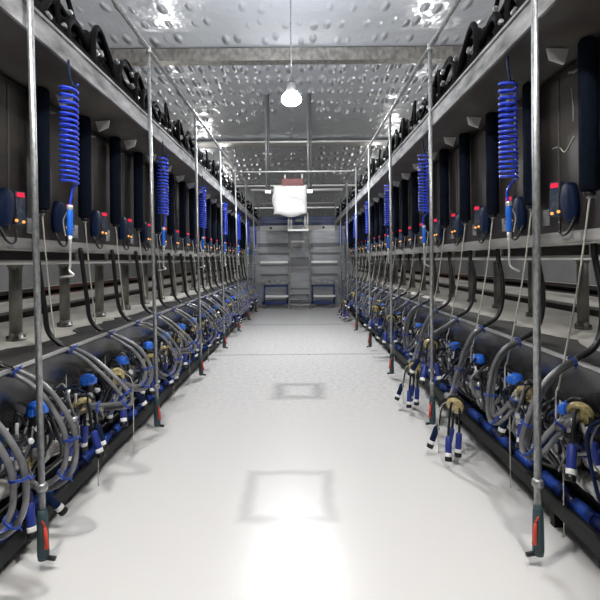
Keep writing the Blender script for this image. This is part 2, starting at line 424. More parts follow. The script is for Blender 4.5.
# ------------------------------------------------------------------ per stall things
def sleeve_proto(side, D, i):
    s = D['s']
    t = empty('retractor', (s*D['tube'], 0, 2.21), '', 'retractor cylinder', 'foam covered retractor cylinders')
    MB().lathe([(0.0, 0), (0.046, 0.0), (0.058, 0.012), (0.058, 0.46), (0.0585, 0.47), (0.058, 0.48), (0.058, 0.92), (0.05, 0.935), (0, 0.935)], n=20).build('sleeve', 'navy_foam', t)
    e = MB().lathe([(0.03, -0.03), (0.036, -0.025), (0.036, 0.0)], n=14); e.build('end_cap', 'black_plastic', t)
    tag(MB().box((-0.012, -0.012, -0.045), (0.012, 0.012, -0.028)).build('cord_guide', 'bright_steel', t), 'small steel cord guide')
    # bracket towards the soffit, away from the camera
    b = MB()
    b.prism([(-s*0.05, 0.12, 0.935), (-s*0.18, 0.14, 0.95), (-s*0.16, 0.145, 0.88), (-s*0.08, 0.125, 0.84)], (0, 0.02, 0))
    tag(b.build('bracket', 'bright_steel', t), 'pale triangular steel bracket')
    a = MB().tube([(0, 0.05, 0.80), (0, 0.17, 0.80)], 0.008, 6).tube([(s*0.08, 0.06, 0.80), (-s*0.03, 0.17, 0.80)], 0.007, 6)
    a.build('stay', 'post_steel', t)
    # retaining cord down to the cluster
    if s < 0: c = [(0, 0, -0.04), (0.05, -0.015, -0.55), (0.11, -0.02, -1.05), (0.16, 0.0, -1.24)]
    else:     c = [(0, 0, -0.04), (-0.06, 0.02, -0.55), (-0.15, 0.03, -1.05), (-0.19, 0.03, -1.24)]
    MB().tube(spline(c, 6), 0.006, 6).build('cord', 'cord', t)
    hk = MB().tube(spline([(c[-1][0], c[-1][1], -1.22), (c[-1][0]-s*0.012, c[-1][1], -1.26), (c[-1][0]-s*0.014, c[-1][1], -1.40),
                           (c[-1][0]-s*0.0, c[-1][1], -1.43), (c[-1][0]+s*0.014, c[-1][1], -1.40), (c[-1][0]+s*0.012, c[-1][1], -1.30)], 5), 0.005, 6)
    hk.build('hook', 'bright_steel', t)
    return t

def controller_proto(side, D):
    s = D['s']
    t = empty('controller', (s*(D['panel']), 0, 2.0), '', 'milking controller', 'wall mounted controllers')
    inn = -s
    # blue oval housing, nearer the camera, leaning
    def oval(cy, cz, ry, rz, lean, n=28):
        out = []
        for k in range(n):
            a = 2*PI*k/n
            yy = math.copysign(abs(math.cos(a))**0.8, math.cos(a))*ry
            zz = math.copysign(abs(math.sin(a))**0.9, math.sin(a))*rz
            out.append((cy + yy - zz*lean, cz + zz))
        return out
    m = MB(); rings = [(0.0, 1.0), (0.03, 1.0), (0.045, 0.92), (0.055, 0.75), (0.06, 0.35)]
    b = len(m.v); n = 28
    for dx, k in rings:
        for yy, zz in oval(-0.135, (0.195 if s < 0 else 0.165), 0.08*k, 0.14*k, -0.12): m.v.append((inn*dx, yy, zz))
    for i in range(len(rings)-1):
        for k in range(n):
            l = (k+1) % n; m.face([i*n+k, i*n+l, (i+1)*n+l, (i+1)*n+k], True)
    m.face([k for k in range(n)][::-1]); m.face([(len(rings)-1)*n+k for k in range(n)])
    tag(m.build('housing', 'navy_shell', t), 'dark blue oval housing')
    KF = lambda yy, zz, o=0.0: (inn*(0.055 + 0.55*yy + o), yy - 0.09*(zz-0.2), zz)     # keypad face, turned towards the camera
    kp = MB(); q = [KF(-0.028, 0.085), KF(0.036, 0.085), KF(0.036, 0.325), KF(-0.028, 0.325)]
    kp.v = [tuple(p) for p in q] + [(inn*0.001, p[1]+0.01, p[2]) for p in q]
    for f in ((0,1,2,3), (7,6,5,4), (0,4,5,1), (1,5,6,2), (2,6,7,3), (3,7,4,0)): kp.face(list(f))
    pl = kp.build('keypad', 'keypad', t)
    ds = MB().prism([KF(-0.02, 0.284, .001), KF(0.028, 0.284, .001), KF(0.028, 0.316, .001), KF(-0.02, 0.316, .001)], (inn*0.005, -0.004, 0))
    tag(ds.build('display', 'red_led', t), 'glowing red display')
    for (yy, zz) in ((-0.06, 0.11), (0.012, 0.105)):
        tag(MB().lathe([(0.011, 0), (0.011, 0.008), (0.007, 0.014)], (KF(yy, zz) if yy > 0 else (inn*0.058, yy, zz)), (inn, -0.4, 0), 10).build('indicator_lamp', 'amber_led', t), 'small glowing orange lamp')
    MB().tube(spline([(inn*0.05, -0.06, 0.04), (inn*0.06, -0.07, -0.03), (inn*0.06, -0.12, -0.055), (inn*0.06, -0.19, -0.03), (inn*0.03, -0.21, 0.06)], 6), 0.009, 6).build('cable', 'black_rubber', t)
    lp = MB().box((inn*0.001, 0.16, 0.03), (inn*0.012, 0.25, 0.15), 0.003)
    tag(lp.build('wall_plate', 'galvanised_face', t), 'small pale grey plate beside the keypad')
    return t

def drop_hose(side, D, v):
    s = D['s']; d = D['deck']; rnd = random.Random(v*3+1)
    t = empty('drop_hose', (s*d, 0, 1.14), '', 'hose', 'black drop hoses')
    j = lambda k: rnd.uniform(-k, k)
    if s > 0: A = [(0.10, 0.10, 1.93), (0.10, 0.09, 1.80), (0.125+j(.02), 0.04, 1.58), (0.10, 0.02, 1.38), (0.04, 0.0, 1.25), (-0.08, 0.0, 1.17)]
    else:     A = [(0.03, -0.02, 1.93), (0.01, -0.02, 1.75), (-0.02+j(.02), -0.02, 1.45), (-0.05, -0.01, 1.27), (-0.13, 0, 1.17), (-0.22, 0, 1.13)]
    P = [(s*a, y, z-1.14) for a, y, z in A]
    MB().tube(spline(P, 8), 0.02, 10).build('hose', 'black_rubber', t)
    Q = [(p[0]+s*0.01, p[1]+0.036, p[2]) for p in P]
    MB().tube(spline(Q, 8), 0.011, 8).build('hose', 'black_rubber', t)
    return t

LOOPS = {   # (inward from the deck edge, along, height) down from the first clip, round and up to the claw
 'right': [
  [(0.08,0,1.17),(0.20,0,1.09),(0.30,-.01,0.98),(0.37,-.02,0.82),(0.41,-.02,0.68),(0.385,-.02,0.605),(0.32,-.03,0.63),(0.20,-.04,0.77),(0.08,-.04,0.85)],
  [(0.08,0,1.16),(0.19,0,1.10),(0.27,.0,0.98),(0.31,.0,0.80),(0.32,-.01,0.62),(0.29,-.03,0.56),(0.23,-.06,0.62),(0.17,-.10,0.72),(0.10,-.14,0.79)],
  [(0.08,0,1.16),(0.17,.02,1.08),(0.23,.03,0.95),(0.27,.05,0.80),(0.31,.07,0.66),(0.36,.0,0.57),(0.41,-.08,0.54),(0.43,-.16,0.52),(0.42,-.22,0.50)],
  [(0.08,0,1.15),(0.20,.05,1.05),(0.32,.10,0.95),(0.44,.12,0.80),(0.47,.10,0.68),(0.43,.06,0.66),(0.38,.02,0.72),(0.38,-.02,0.82),(0.39,-.06,0.88)],
 ],
 'left': [
  [(0.22,0,1.13),(0.36,0,1.05),(0.47,0,0.93),(0.56,0,0.76),(0.57,0,0.58),(0.50,0.02,0.45),(0.38,0.04,0.39),(0.28,0.06,0.42),(0.22,0.10,0.52)],
  [(0.22,0,1.13),(0.36,0,1.05),(0.50,0,0.93),(0.62,0,0.80),(0.665,-.005,0.735),(0.64,-.02,0.70),(0.56,-.03,0.69),(0.45,-.04,0.69),(0.32,-.05,0.70)],
  [(0.22,0,1.13),(0.34,.03,1.06),(0.46,.05,0.97),(0.55,.06,0.83),(0.57,.04,0.72),(0.53,.0,0.64),(0.46,-.05,0.64),(0.38,-.09,0.70),(0.33,-.12,0.76)],
  [(0.22,0,1.13),(0.35,.05,1.08),(0.52,.10,0.95),(0.63,.12,0.76),(0.62,.12,0.60),(0.54,.10,0.52),(0.46,.04,0.56),(0.40,.0,0.66),(0.37,-.04,0.74)],
 ]}
def twin_hose(side, D, v):
    s = D['s']; d = D['deck']; A = LOOPS[side][v]
    t = empty('twin_hose', (s*d, 0, 0.6), '', 'hose', 'looped grey twin hoses')
    P = [Vector((-s*e, y, z-0.6)) for e, y, z in A]
    C = spline(P, 7); N = len(C)
    for sg in (-1, 1):
        m = MB(); Q = []
        for i, p in enumerate(C):
            tq = (C[min(i+1, N-1)] - C[max(i-1, 0)]).normalized()
            nrm = tq.cross(Vector((0, 1, 0)))
            nrm = nrm.normalized() if nrm.length > .1 else Vector((1, 0, 0))
            w = 0.010 + 0.014*math.sin(PI*i/(N-1))
            Q.append(p + Vector((0, sg*0.014, 0)) + nrm*sg*w)
        m.tube(Q, 0.0165, 10).build('hose', 'grey_hose', t)
    for fr in (0.03, 0.42, 0.60, 0.88):
        i = int(fr*(N-1)); p = C[i]; tq = (C[min(i+1, N-1)] - C[max(i-1, 0)]).normalized()
        nrm = tq.cross(Vector((0, 1, 0))).normalized(); w = 0.010 + 0.014*math.sin(PI*i/(N-1)) + 0.02
        by = Vector((0, 1, 0)); ring = []
        for k in range(14):
            a = 2*PI*k/14
            ring.append(p + nrm*math.cos(a)*(w+0.004)+ by*math.sin(a)*0.037)
        m = MB()
        for off in (-0.004, 0.004): m.tube([q + tq*off for q in ring], 0.004, 6, closed=True)
        m.tube([p + nrm*(w+0.002), p + nrm*(w+0.024) + tq*0.01], 0.004, 6)
        tag(m.build('clip', 'clip_blue', t), 'blue hose clip')
    return t

def cluster(side, D, v):
    """claw with four teat cups; origin at the claw, built at the end of the twin hose"""
    s = D['s']; d = D['deck']; e, y, z = LOOPS[side][v][-1]; rnd = random.Random(40+v+(0 if s > 0 else 9))
    t = empty('milking_cluster', (s*(d-e), y, z), '', 'milking cluster', 'milking clusters')
    axis = Vector((-s*0.5, -0.55, -0.5 if v % 2 else (0.1 if s < 0 else -0.35))).normalized(); G = 1.35; sc_ = lambda pr: [(a*G, b*G) for a, b in pr]
    tip = Vector((0, 0, 0))
    bowl = MB().lathe(sc_([(0.0, -0.03), (0.035, -0.03), (0.055, -0.015), (0.060, 0.0), (0.056, 0.012), (0.044, 0.022), (0.040, 0.016), (0.020, 0.016), (0.018, 0.03), (0.0, 0.032)]), tip, axis, 20)
    tag(bowl.build('claw_bowl', 'amber_clear', t), 'clear amber bowl')
    lid = MB().lathe(sc_([(0.0, -0.058), (0.030, -0.056), (0.052, -0.045), (0.066, -0.032), (0.066, -0.020), (0.05, -0.014)]), tip, axis, 20)
    for k in range(4):
        ang = PI/4 + k*PI/2
        u = axis.orthogonal().normalized(); w = axis.cross(u); dd = u*math.cos(ang) + w*math.sin(ang)
        lid.tube([tip - axis*0.035 + dd*0.06, tip - axis*0.028 + dd*0.11], 0.014, 8)
    lid.build('claw_lid', 'black_plastic', t)
    pn = LOOPS[side][v][-2]; back = Vector((-s*(pn[0]-e), pn[1]-y, pn[2]-z)).normalized()
    sp = MB().tube([back*0.05, back*0.10, back*0.17], [0.024, 0.030, 0.027], 10); sp.build('spout', 'grey_hose', t)
    low = z < 0.6
    if v < 3:
        cx = -s*(0.07 + 0.03*v)
        tag(MB().tube(spline([(0, 0, 0.03), (cx*0.7, 0.05, 0.0), (cx, 0.06, -0.15), (cx, 0.06, 0.06-z)], 6), 0.004, 6).build('pull_cord', 'cord', t), 'thin pale hanging cord')
    for k in range(4):
        ang = 2*PI*(k+0.5)/4 + rnd.uniform(-.3, .3)
        rad = rnd.uniform(0.07, 0.13)
        dx = -s*(0.02 + abs(math.cos(ang))*rad*(1 if k % 2 else -0.4)); dy = math.sin(ang)*rad*1.2
        L1 = rnd.uniform(0.17, 0.22) if low else rnd.uniform(0.09, 0.16); st = tip - axis*0.03
        top = Vector((dx, dy, -L1))
        dirv = Vector((dx*0.9 + rnd.uniform(-.06, .06), dy*0.6 + rnd.uniform(-.06, .06), -0.30)).normalized()
        if v == 0 and k == 1: dirv = Vector((-s*0.5, 0.3, -0.75)).normalized()
        cup = MB()
        mid = st + Vector((dx*0.8, dy*0.8, 0.0)) + Vector((0, 0, 0.01))
        tb = MB().tube(spline([st, mid, top, top + dirv*0.05], 5), 0.011, 8)
        q = top + dirv*0.04
        c = cup.lathe([(0.013, 0.0), (0.022, 0.006), (0.027, 0.02), (0.027, 0.13), (0.026, 0.14)], q, dirv, 14).build('teat_cup', 'royal_blue' if k != 1 else 'navy_shell', t)
        tb.build('short_tube', 'black_rubber', c)
        tag(MB().lathe([(0.0265, 0.138), (0.0275, 0.142), (0.0275, 0.166), (0.0265, 0.17)], q, dirv, 14).build('shell_band', 'white_plastic', c), 'white band')
        MB().lathe([(0.025, 0.168), (0.030, 0.172), (0.031, 0.20), (0.026, 0.208), (0.012, 0.206)], q, dirv, 14).build('mouthpiece', 'black_rubber', c)
    return t

def meter_proto(side, D):
    s = D['s']; a = D['edge'] - 0.09
    t = empty('milk_meter', (s*a, 0, 0.62), '', 'milk meter', 'blue capped milk meters')
    MB().lathe([(0.0, 0.0), (0.035, 0.0), (0.045, 0.02), (0.045, 0.19), (0.05, 0.2), (0.05, 0.215)], n=14).build('body', 'black_plastic', t)
    c = MB().lathe([(0.060, 0.205), (0.063, 0.215), (0.061, 0.245), (0.052, 0.268), (0.03, 0.28), (0.0, 0.282)], n=10)
    for k in range(3):
        ang = k*2.1 + 0.5
        c.box((math.cos(ang)*0.055-.012, math.sin(ang)*0.055-.012, 0.20), (math.cos(ang)*0.055+.012, math.sin(ang)*0.055+.012, 0.245), 0.003)
    tag(c.build('cap', 'blue_plastic', t), 'bright blue cap')
    MB().tube(spline([(-s*0.02, 0.0, 0.275), (-s*0.06, 0.02, 0.30), (-s*0.10, 0.04, 0.26), (-s*0.12, 0.06, 0.16)], 5), 0.005, 6).build('cable', 'black_rubber', t)
    MB().tube([(0, 0, 0.12), (-s*0.05, -0.06, 0.13), (-s*0.06, -0.10, 0.14)], 0.018, 8).build('outlet', 'bright_steel', t)
    MB().tube(spline([(0, 0, 0.02), (0, 0.02, -0.04), (s*0.0, 0.05, -0.10), (s*0.0, 0.05, -0.13)], 4), 0.018, 8).build('inlet', 'black_rubber', t)
    return t

def wash_proto(side, D, v):
    s = D['s']; a = D['beam'] + 0.10; rnd = random.Random(70+v)
    t = empty('wash_tray', (s*(a-0.02), 0, 0.57), '', 'wash jetter', 'wash jetters along the troughs')
    ba = MB()
    ba.box((-s*0.07, -0.17, 0.06), (-s*0.05, 0.17, 0.075)); ba.box((s*0.03, -0.17, 0.06), (s*0.05, 0.17, 0.075))
    for yy in (-0.16, 0.0, 0.15): ba.box((-s*0.07, yy, 0.058), (s*0.11, yy+0.02, 0.07))
    ba.tube(spline([(s*0.04, 0.0, 0.065), (s*0.06, 0.0, 0.12), (s*0.12, 0.0, 0.16), (s*0.20, 0.0, 0.16)], 4), 0.012, 8)
    ba.build('bracket_frame', 'bright_steel', t)
    for k, (u, yy) in enumerate(((-0.06, -0.11), (0.04, -0.09), (-0.06, 0.09), (0.04, 0.11))):
        zz = rnd.uniform(0.0, 0.03); ax = Vector((-s*rnd.uniform(0, .25), rnd.uniform(-.2, .1), 1)).normalized(); o = Vector((s*u, yy, zz))
        c = MB().lathe([(0.026, 0.10), (0.036, 0.105), (0.050, 0.12), (0.053, 0.155), (0.046, 0.155), (0.038, 0.125), (0.0, 0.12)], o, ax, 14).build('cup', 'black_rubber', t)
        tag(MB().lathe([(0.018, -0.05), (0.030, -0.03), (0.035, 0.0), (0.035, 0.10), (0.026, 0.105)], o, ax, 14).build('cup_body', 'brushed', c), 'steel body under the black cup')
        tag(MB().lathe([(0.0365, 0.03), (0.0365, 0.06)], o, ax, 14).build('blue_band', 'royal_blue', c), 'blue band')
        MB().tube(spline([o - ax*0.04, o - ax*0.09 + Vector((s*0.01, 0, 0)), o + Vector((s*0.05, 0.02, -0.16)), o + Vector((s*0.10, 0.03, -0.10))], 4), 0.010, 6).build('feed_tube', 'grey_hose', c)
        if k < 2:
            MB().tube([o + ax*0.12, o + ax*0.24], 0.010, 8).build('spindle', 'bright_steel', c)
    return t

def tangle_proto(side, D, v):
    """thin air tubes that loop between the meter and the claw"""
    s = D['s']; rnd = random.Random(170+v); a = D['beam'] + 0.02
    t = empty('pulse_tube_set', (s*a, 0, 0.7), '', 'pulse tubes', 'thin looped pulse tubes')
    for k in range(9):
        y0 = rnd.uniform(-.36, .36)
        P = [(s*0.14, y0, rnd.uniform(-.1, .15)), (s*0.05, y0+rnd.uniform(-.1, .1), rnd.uniform(.08, .22)), (-s*rnd.uniform(-.02, .14), y0+rnd.uniform(-.15, .15), rnd.uniform(-.05, .14)),
             (-s*rnd.uniform(-.04, .10), y0+rnd.uniform(-.15, .15), rnd.uniform(-.25, -.12)), (s*0.06, y0+rnd.uniform(-.1, .1), rnd.uniform(-.32, -.2)), (s*0.13, y0, -0.16)]
        MB().tube(spline(P, 6), rnd.choice((0.006, 0.008, 0.011)), 7).build('tube', rnd.choice(('black_rubber', 'black_rubber', 'black_rubber', 'grey_hose', 'navy_shell')), t)
    for k in range(8):
        yy = rnd.uniform(-.36, .36); u = -rnd.uniform(-.10, .10); zz = rnd.uniform(-.2, .14); h = rnd.choice((0.012, 0.018, 0.03))
        ax = Vector((rnd.uniform(-1, 1), rnd.uniform(-1, 1), rnd.uniform(-.2, 1))).normalized(); r = rnd.choice((0.012, 0.017, 0.022))
        cp = MB().lathe([(r*0.7, -h*1.6), (r, -h*1.4), (r, h*0.4), (r*0.6, h*0.6), (r*0.6, h*1.6)], (s*u, yy, zz), ax, 8)
        tag(cp.build('coupler', rnd.choice(('white_plastic', 'bright_steel', 'bright_steel', 'royal_blue', 'clip_blue')), t), 'small pale or blue coupler')
    return t

def bundle_proto(side, D, v):
    s = D['s']; rnd = random.Random(270+v)
    t = empty('hose_bundle', (s*(D['fas']+0.10), 0, 3.335), '', 'hose bundle', 'black hose bundles on the walkways')
    for k in range(12):
        y0 = rnd.uniform(-.5, 0.15); w = rnd.uniform(.45, .95); h = rnd.uniform(.28, .56); o = 0.035*k - 0.03
        P = [(s*(o-0.02), y0, 0.02), (s*(o+0.0), y0+0.05*w, h*0.6), (s*(o+0.04), y0+w*0.35, h), (s*(o+0.05), y0+w*0.75, h*0.75), (s*(o+0.02), y0+w, 0.12), (s*(o-0.02), y0+w*1.15, 0.02)]
        MB().tube(spline(P, 6), rnd.choice((0.018, 0.026, 0.034)), 8).build('hose', 'matte_black', t)
    for k in range(3):
        yy = rnd.uniform(-.3, .3); zz = rnd.uniform(.06, .36)
        ax = Vector((s*rnd.uniform(-.2, .2), 1, rnd.uniform(-1, .8)))
        tag(MB().lathe([(0.014, 0), (0.019, 0.003), (0.019, 0.045), (0.014, 0.05)], (-s*0.045, yy, zz), ax, 10).build('clamp', 'brushed', t), 'silver hose clamp')
    MB().box((s*0.03, -0.10, 0.0), (s*0.13, 0.06, 0.17), 0.012).build('valve_box', 'matte_black', t)
    return t

def post_proto(side, D):
    s = D['s']
    t = empty('support_post', (s*D['post'], 0, 1.14), '', 'post', 'steel posts behind the stalls')
    MB().lathe([(0.05, 0.02), (0.05, 0.86)], n=18).build('pole', 'post_steel', t)
    MB().lathe([(0.052, 0.60), (0.075, 0.66), (0.09, 0.70), (0.09, 0.76)], n=6).build('collar', 'post_steel', t)
    b = MB().lathe([(0.075, 0.0), (0.075, 0.018), (0.056, 0.02), (0.055, 0.06), (0.05, 0.065)], n=16)
    for k in range(4): b.lathe([(0.012, 0.02), (0.012, 0.045)], (0.064*math.cos(k*PI/2+.7), 0.064*math.sin(k*PI/2+.7), 0), n=6)
    b.build('base_flange', 'post_steel', t)
    return t

for side, D in SIDES.items():
    s = D['s']
    # retractors
    first = 1 if s < 0 else 0
    base = None
    for i, k in enumerate(range(first, NST)):
        lab = 'navy foam-covered retractor cylinder hanging ' + place(i+1, side)
        loc = (s*D['tube'], Y0+ST*k - (0.0 if s > 0 else -0.015), 2.21)
        if base is None: base = sleeve_proto(side, D, i); base.location = loc; base['label'] = lab
        else: dup(base, loc, lab)
    base = None
    for i, k in enumerate(range(1, NST)):
        lab = 'blue oval controller with red display, ' + place(i+1, side)
        loc = (s*D['panel'], Y0+ST*k - (0.23 if s < 0 else 0.32), 1.99 if s < 0 else 2.01)
        if base is None: base = controller_proto(side, D); base.location = loc; base['label'] = lab
        else: dup(base, loc, lab)
    if s > 0:
        pass
    # hoses and clusters: four poses per side
    protos = {}
    order = {'right': [1, 0, 1, 2, 3], 'left': [0, 0, 1, 2, 3]}[side]
    rnd = random.Random(11 + s)
    for i, k in enumerate(range(-1, NST)):
        v = order[i] if i < len(order) else rnd.randrange(4)
        yk = Y0 + ST*k
        jx, jy, jz = (0, 0, 0) if i < 3 else (rnd.uniform(-.03, .03), rnd.uniform(-.06, .06), rnd.uniform(-.02, .03))
        where = place(i+1, side)
        def put(kind, maker, loc0, lab):
            key = (kind, v)
            if key not in protos:
                o = maker(); protos[key] = (o, tuple(o.location)); o['label'] = lab
                o.location = (o.location.x + (loc0[0]), o.location.y + loc0[1], o.location.z + loc0[2])
            else:
                o, b = protos[key]; dup(o, (b[0]+loc0[0], b[1]+loc0[1], b[2]+loc0[2]), lab)
        put('twin', lambda: twin_hose(side, D, v), (0, yk+jy*0.3 + (0.2 if k < 0 and s < 0 else 0), 0), 'looped grey twin hose with blue clips, ' + where)
        if k < 0: continue
        where = place(i, side)
        put('drop', lambda: drop_hose(side, D, v), (0, yk, 0), 'black drop hose curving below the housing, ' + where)
        put('cluster', lambda: cluster(side, D, v), (0, yk+jy*0.3, 0), 'milking cluster with amber claw and blue cups, ' + where)
        put('meter', lambda: meter_proto(side, D), (0, yk+(0.13 if s < 0 else 0.03)+jy, 0), 'black milk meter with bright blue cap, ' + where)
        put('wash', lambda: wash_proto(side, D, v), (0, yk+0.03+jy, 0), 'wash jetter of four black cups, ' + where)
        put('tangle', lambda: tangle_proto(side, D, v), (jx, yk+0.05+jy, 0), 'tangle of thin black pulse tubes, ' + where)
    # bundles on the walkway
    pr = []
    for i, k in enumerate(range(0, 40)):
        yk = 3.4 + 0.4*k
        lab = 'black hose bundle with silver clamps on walkway, ' + (place(i+1, side) if i < 23 else '')
        loc = (s*(D['fas']+0.10), yk, 3.335)
        if i >= 23:
            break
        yk = 3.4 + 0.69*i; loc = (loc[0], yk, loc[2])
        if len(pr) < 4: o = bundle_proto(side, D, i); o.location = loc; o['label'] = lab; pr.append(o)
        else: dup(pr[i % 4], loc, lab)
    tag(MB().tube([(s*(D['fas']+0.10), YA, 3.42), (s*(D['fas']+0.10), 19, 3.42)], 0.055, 10).tube([(s*(D['fas']+0.25), YA, 3.52), (s*(D['fas']+0.25), 19, 3.52)], 0.11, 10).tube([(s*(D['fas']+0.36), YA, 3.66), (s*(D['fas']+0.36), 19, 3.66)], 0.13, 10).build('vacuum_line', 'matte_black'),
        'black bank of vacuum pipes lying along the %s walkway' % side, 'pipe', 'walkway vacuum lines')
    # posts
    base = None
    n = int((17.4-D['py'])/D['pstep']) + 1
    for i in range(n):
        lab = 'thick steel post with flange on the cow deck, ' + place(i+1, side)
        loc = (s*D['post'], D['py'] + D['pstep']*i, 1.14)
        if base is None: base = post_proto(side, D); base.location = loc; base['label'] = lab
        else: dup(base, loc, lab)
    # hanging poles
    base = None
    for i in range(8):
        lab = 'tall galvanised pole hanging from overhead rail, ' + place(i+1, side)
        loc = (s*D['rod'], 2.80 + 2.235*i, 0.10)
        if base is None:
            t = empty('hanging_pole', loc, lab, 'pole', 'hanging poles'); base = t
            t.rotation_euler = (0, math.atan2(s*(D['rail']-D['rod']), 3.93), 0)      # they hang a touch out of plumb
            MB().tube([(0, 0, 0.25), (0, 0, 3.93)], 0.021 if s > 0 else 0.019, 10).build('pole', 'galvanised', t)
            MB().lathe([(0.026, 3.88), (0.03, 3.90), (0.03, 3.955), (0.022, 3.96)], n=10).build('top_clamp', 'galvanised', t)
            MB().lathe([(0.0, -0.03), (0.03, -0.03), (0.034, 0.0), (0.030, 0.22), (0.024, 0.26)], n=12).build('boot', 'teal_boot', t)
            MB().lathe([(0.022, 0.36), (0.034, 0.375), (0.034, 0.40), (0.022, 0.415)], n=12).build('ring', 'galvanised', t)
            h = MB().tube([(-s*0.03, -0.03, 0.17), (-s*0.04, -0.035, 0.05)], [0.009, 0.014], 8).tube([(-s*0.03, -0.03, 0.17), (0, -0.02, 0.22)], 0.006, 6)
            tag(h.build('handle', 'red_plastic', t), 'red handle')
            MB().tube([(0, 0.0, -0.02), (-s*0.07, 0.0, -0.03)], 0.014, 8).build('foot', 'black_plastic', t)
        else: dup(base, loc, lab)
    # spiral air hoses with a hooked tool
    base = None
    for i in range(7):
        lab = 'blue spiral air hose hanging from walkway, ' + place(i+1, side)
        loc = (s*D['coil'], 3.28 + 2.25*i, 3.18)
        if base is None:
            t = empty('spiral_hose', loc, lab, 'spiral hose', 'blue spiral hoses'); base = t
            turns, nn = 18, 18*14; r = 0.056; zt, zb = -0.16, -0.84
            P = []
            for q in range(nn+1):
                f = q/nn; a = 2*PI*turns*f + 0.4
                gap = f**0.85
                P.append((r*math.cos(a), r*math.sin(a), zt + (zb-zt)*gap))
            MB().tube(P, 0.009, 6).build('coil', 'coil_blue', t)
            MB().tube(spline([(0, 0, 0.0), (0.005, 0, -0.1), (0.03, 0.01, -0.18), (0.055*math.cos(.4), 0.055*math.sin(.4), zt)], 5), 0.0085, 6).build('lead', 'navy_shell', t)
            e = P[-1]
            MB().tube(spline([e, (e[0]*0.4, e[1]*.4, zb-0.03), (-s*0.012, 0, zb-0.09), (0, 0, zb-0.17)], 5), [0.008]*11+[0.009]*5, 6).build('tail', 'coil_blue', t)
            hb = MB().lathe([(0.010, zb-0.36), (0.019, zb-0.35), (0.021, zb-0.30), (0.018, zb-0.26), (0.022, zb-0.22), (0.017, zb-0.18), (0.010, zb-0.165)], n=12)
            hb.build('handle', 'blue_plastic', t)
            tag(MB().lathe([(0.014, zb-0.185), (0.020, zb-0.18), (0.020, zb-0.155), (0.012, zb-0.15)], n=12).build('collar', 'bright_steel', t), 'silver collar')
            MB().lathe([(0.012, zb-0.42), (0.014, zb-0.36)], n=10).tube(spline([(0, 0, zb-0.40), (0, 0, zb-0.55), (-s*0.0, -0.01, zb-0.60), (s*0.03*(-1 if s>0 else 1)*-1, -0.02, zb-0.63), (s*0.06, -0.02, zb-0.645)] if s < 0 else
                     [(0, 0, zb-0.40), (0, 0, zb-0.55), (0.01, 0, zb-0.595), (0.04, 0, zb-0.615), (0.07, 0, zb-0.63)], 5), 0.008, 8).build('nozzle', 'bright_steel', t)
            MB().tube(spline([(s*0.02, 0, zb-0.2), (s*0.045, 0, zb-0.26), (s*0.03, 0, zb-0.36)], 5), 0.004, 6).build('lever', 'bright_steel', t)
        else: dup(base, loc, lab)

# ------------------------------------------------------------------ overhead: cross pipes, sign, lamps
for i, (y, w) in enumerate(((12.1, 'nearest'), (15.3, 'behind the wrapped white screen'), (18.8, 'farthest'))):
    lab = {0: 'silver overhead cross pipe nearest the camera', 1: 'silver overhead cross pipe level with the wrapped white screen', 2: 'silver overhead cross pipe farthest away above the blue rails'}[i]
    tag(MB().tube([(-1.572, y, 4.03), (1.385, y, 4.03)], 0.045 if i == 1 else 0.016, 8).build('cross_pipe', 'bright_steel'), lab, 'pipe', 'overhead cross pipes')
for x, w in ((-1.0, 'left'), (0.33, 'right')):
    t = empty('ceiling_pole', (x, 15.25, 4.0), 'paired dark pipes dropping from ceiling, %s of the white screen' % w, 'pole', 'paired ceiling poles')
    zt = CE(15.25) - 4.0 - 0.02
    for dx, m in ((-0.045, 'galvanised'), (0.035, 'panel_dark')):
        MB().tube([(dx, 0, -0.02), (dx, 0, zt)], 0.034, 8).build('pipe', m, t)
    MB().box((-0.09, -0.06, -0.08), (0.09, 0.06, 0.03), 0.01).build('clamp', 'bright_steel', t)
t = empty('wrapped_screen', (-0.305, 15.1, 3.2), 'white plastic-wrapped screen hanging between the ceiling poles', 'screen')
m = MB(); import bmesh
rw = random.Random(3); n1, n2 = 14, 12
for layer, yy in ((0, -0.10), (1, 0.10)):
    for j in range(n2+1):
        for i in range(n1+1):
            u, v = i/n1, j/n2
            edge = min(u, 1-u, v, 1-v)
            z = v*0.95 + (0.05*math.sin(u*7+1)*(1-v) if j == 0 else 0)
            crease = 0.05*max(0, 1-abs(v-0.42-0.16*math.sin(u*4.0))*7)
            x = (u-0.5)*1.06 + (0.03*math.sin(v*9) if i == 0 else 0)
            b = (min(edge, 0.04)/0.04)**0.5
            m.v.append((x, (yy*0.25 + yy*0.75*b) + (crease if layer == 0 else 0), z))
W = n1+1; off = W*(n2+1)
for l in (0, 1):
    for j in range(n2):
        for i in range(n1):
            a = l*off + j*W + i; m.face([a, a+1, a+W+1, a+W], True)
loop = [i for i in range(W)] + [j*W+n1 for j in range(1, n2+1)] + [n2*W+i for i in range(n1-1, -1, -1)] + [j*W for j in range(n2-1, 0, -1)]
for k in range(len(loop)):
    a, b = loop[k], loop[(k+1) % len(loop)]; m.face([a, b, b+off, a+off], True)
m.build('plastic_wrap', 'white_wrap', t)
tag(MB().box((-0.25, -0.05, 0.93), (0.43, 0.15, 1.16), 0.015).build('top_box', 'maroon', t), 'maroon box on top')
for x in (-0.15, 0.40): MB().box((x-0.025, 0.10, 0.85), (x+0.025, 0.16, 1.32)).build('hanger', 'post_steel', t)
t = empty('hanging_bracket', (-0.05, 15.3, 2.75), 'small steel bracket frame with pale shelf under wrapped screen', 'bracket')
for x in (-0.30, -0.22, 0.22, 0.30): MB().box((x-0.02, -0.02, 0.0), (x+0.02, 0.02, 0.55)).build('leg', 'post_steel', t)
MB().box((-0.33, -0.15, -0.03), (0.33, 0.12, 0.03), 0.005).build('shelf', 'white_plastic', t)
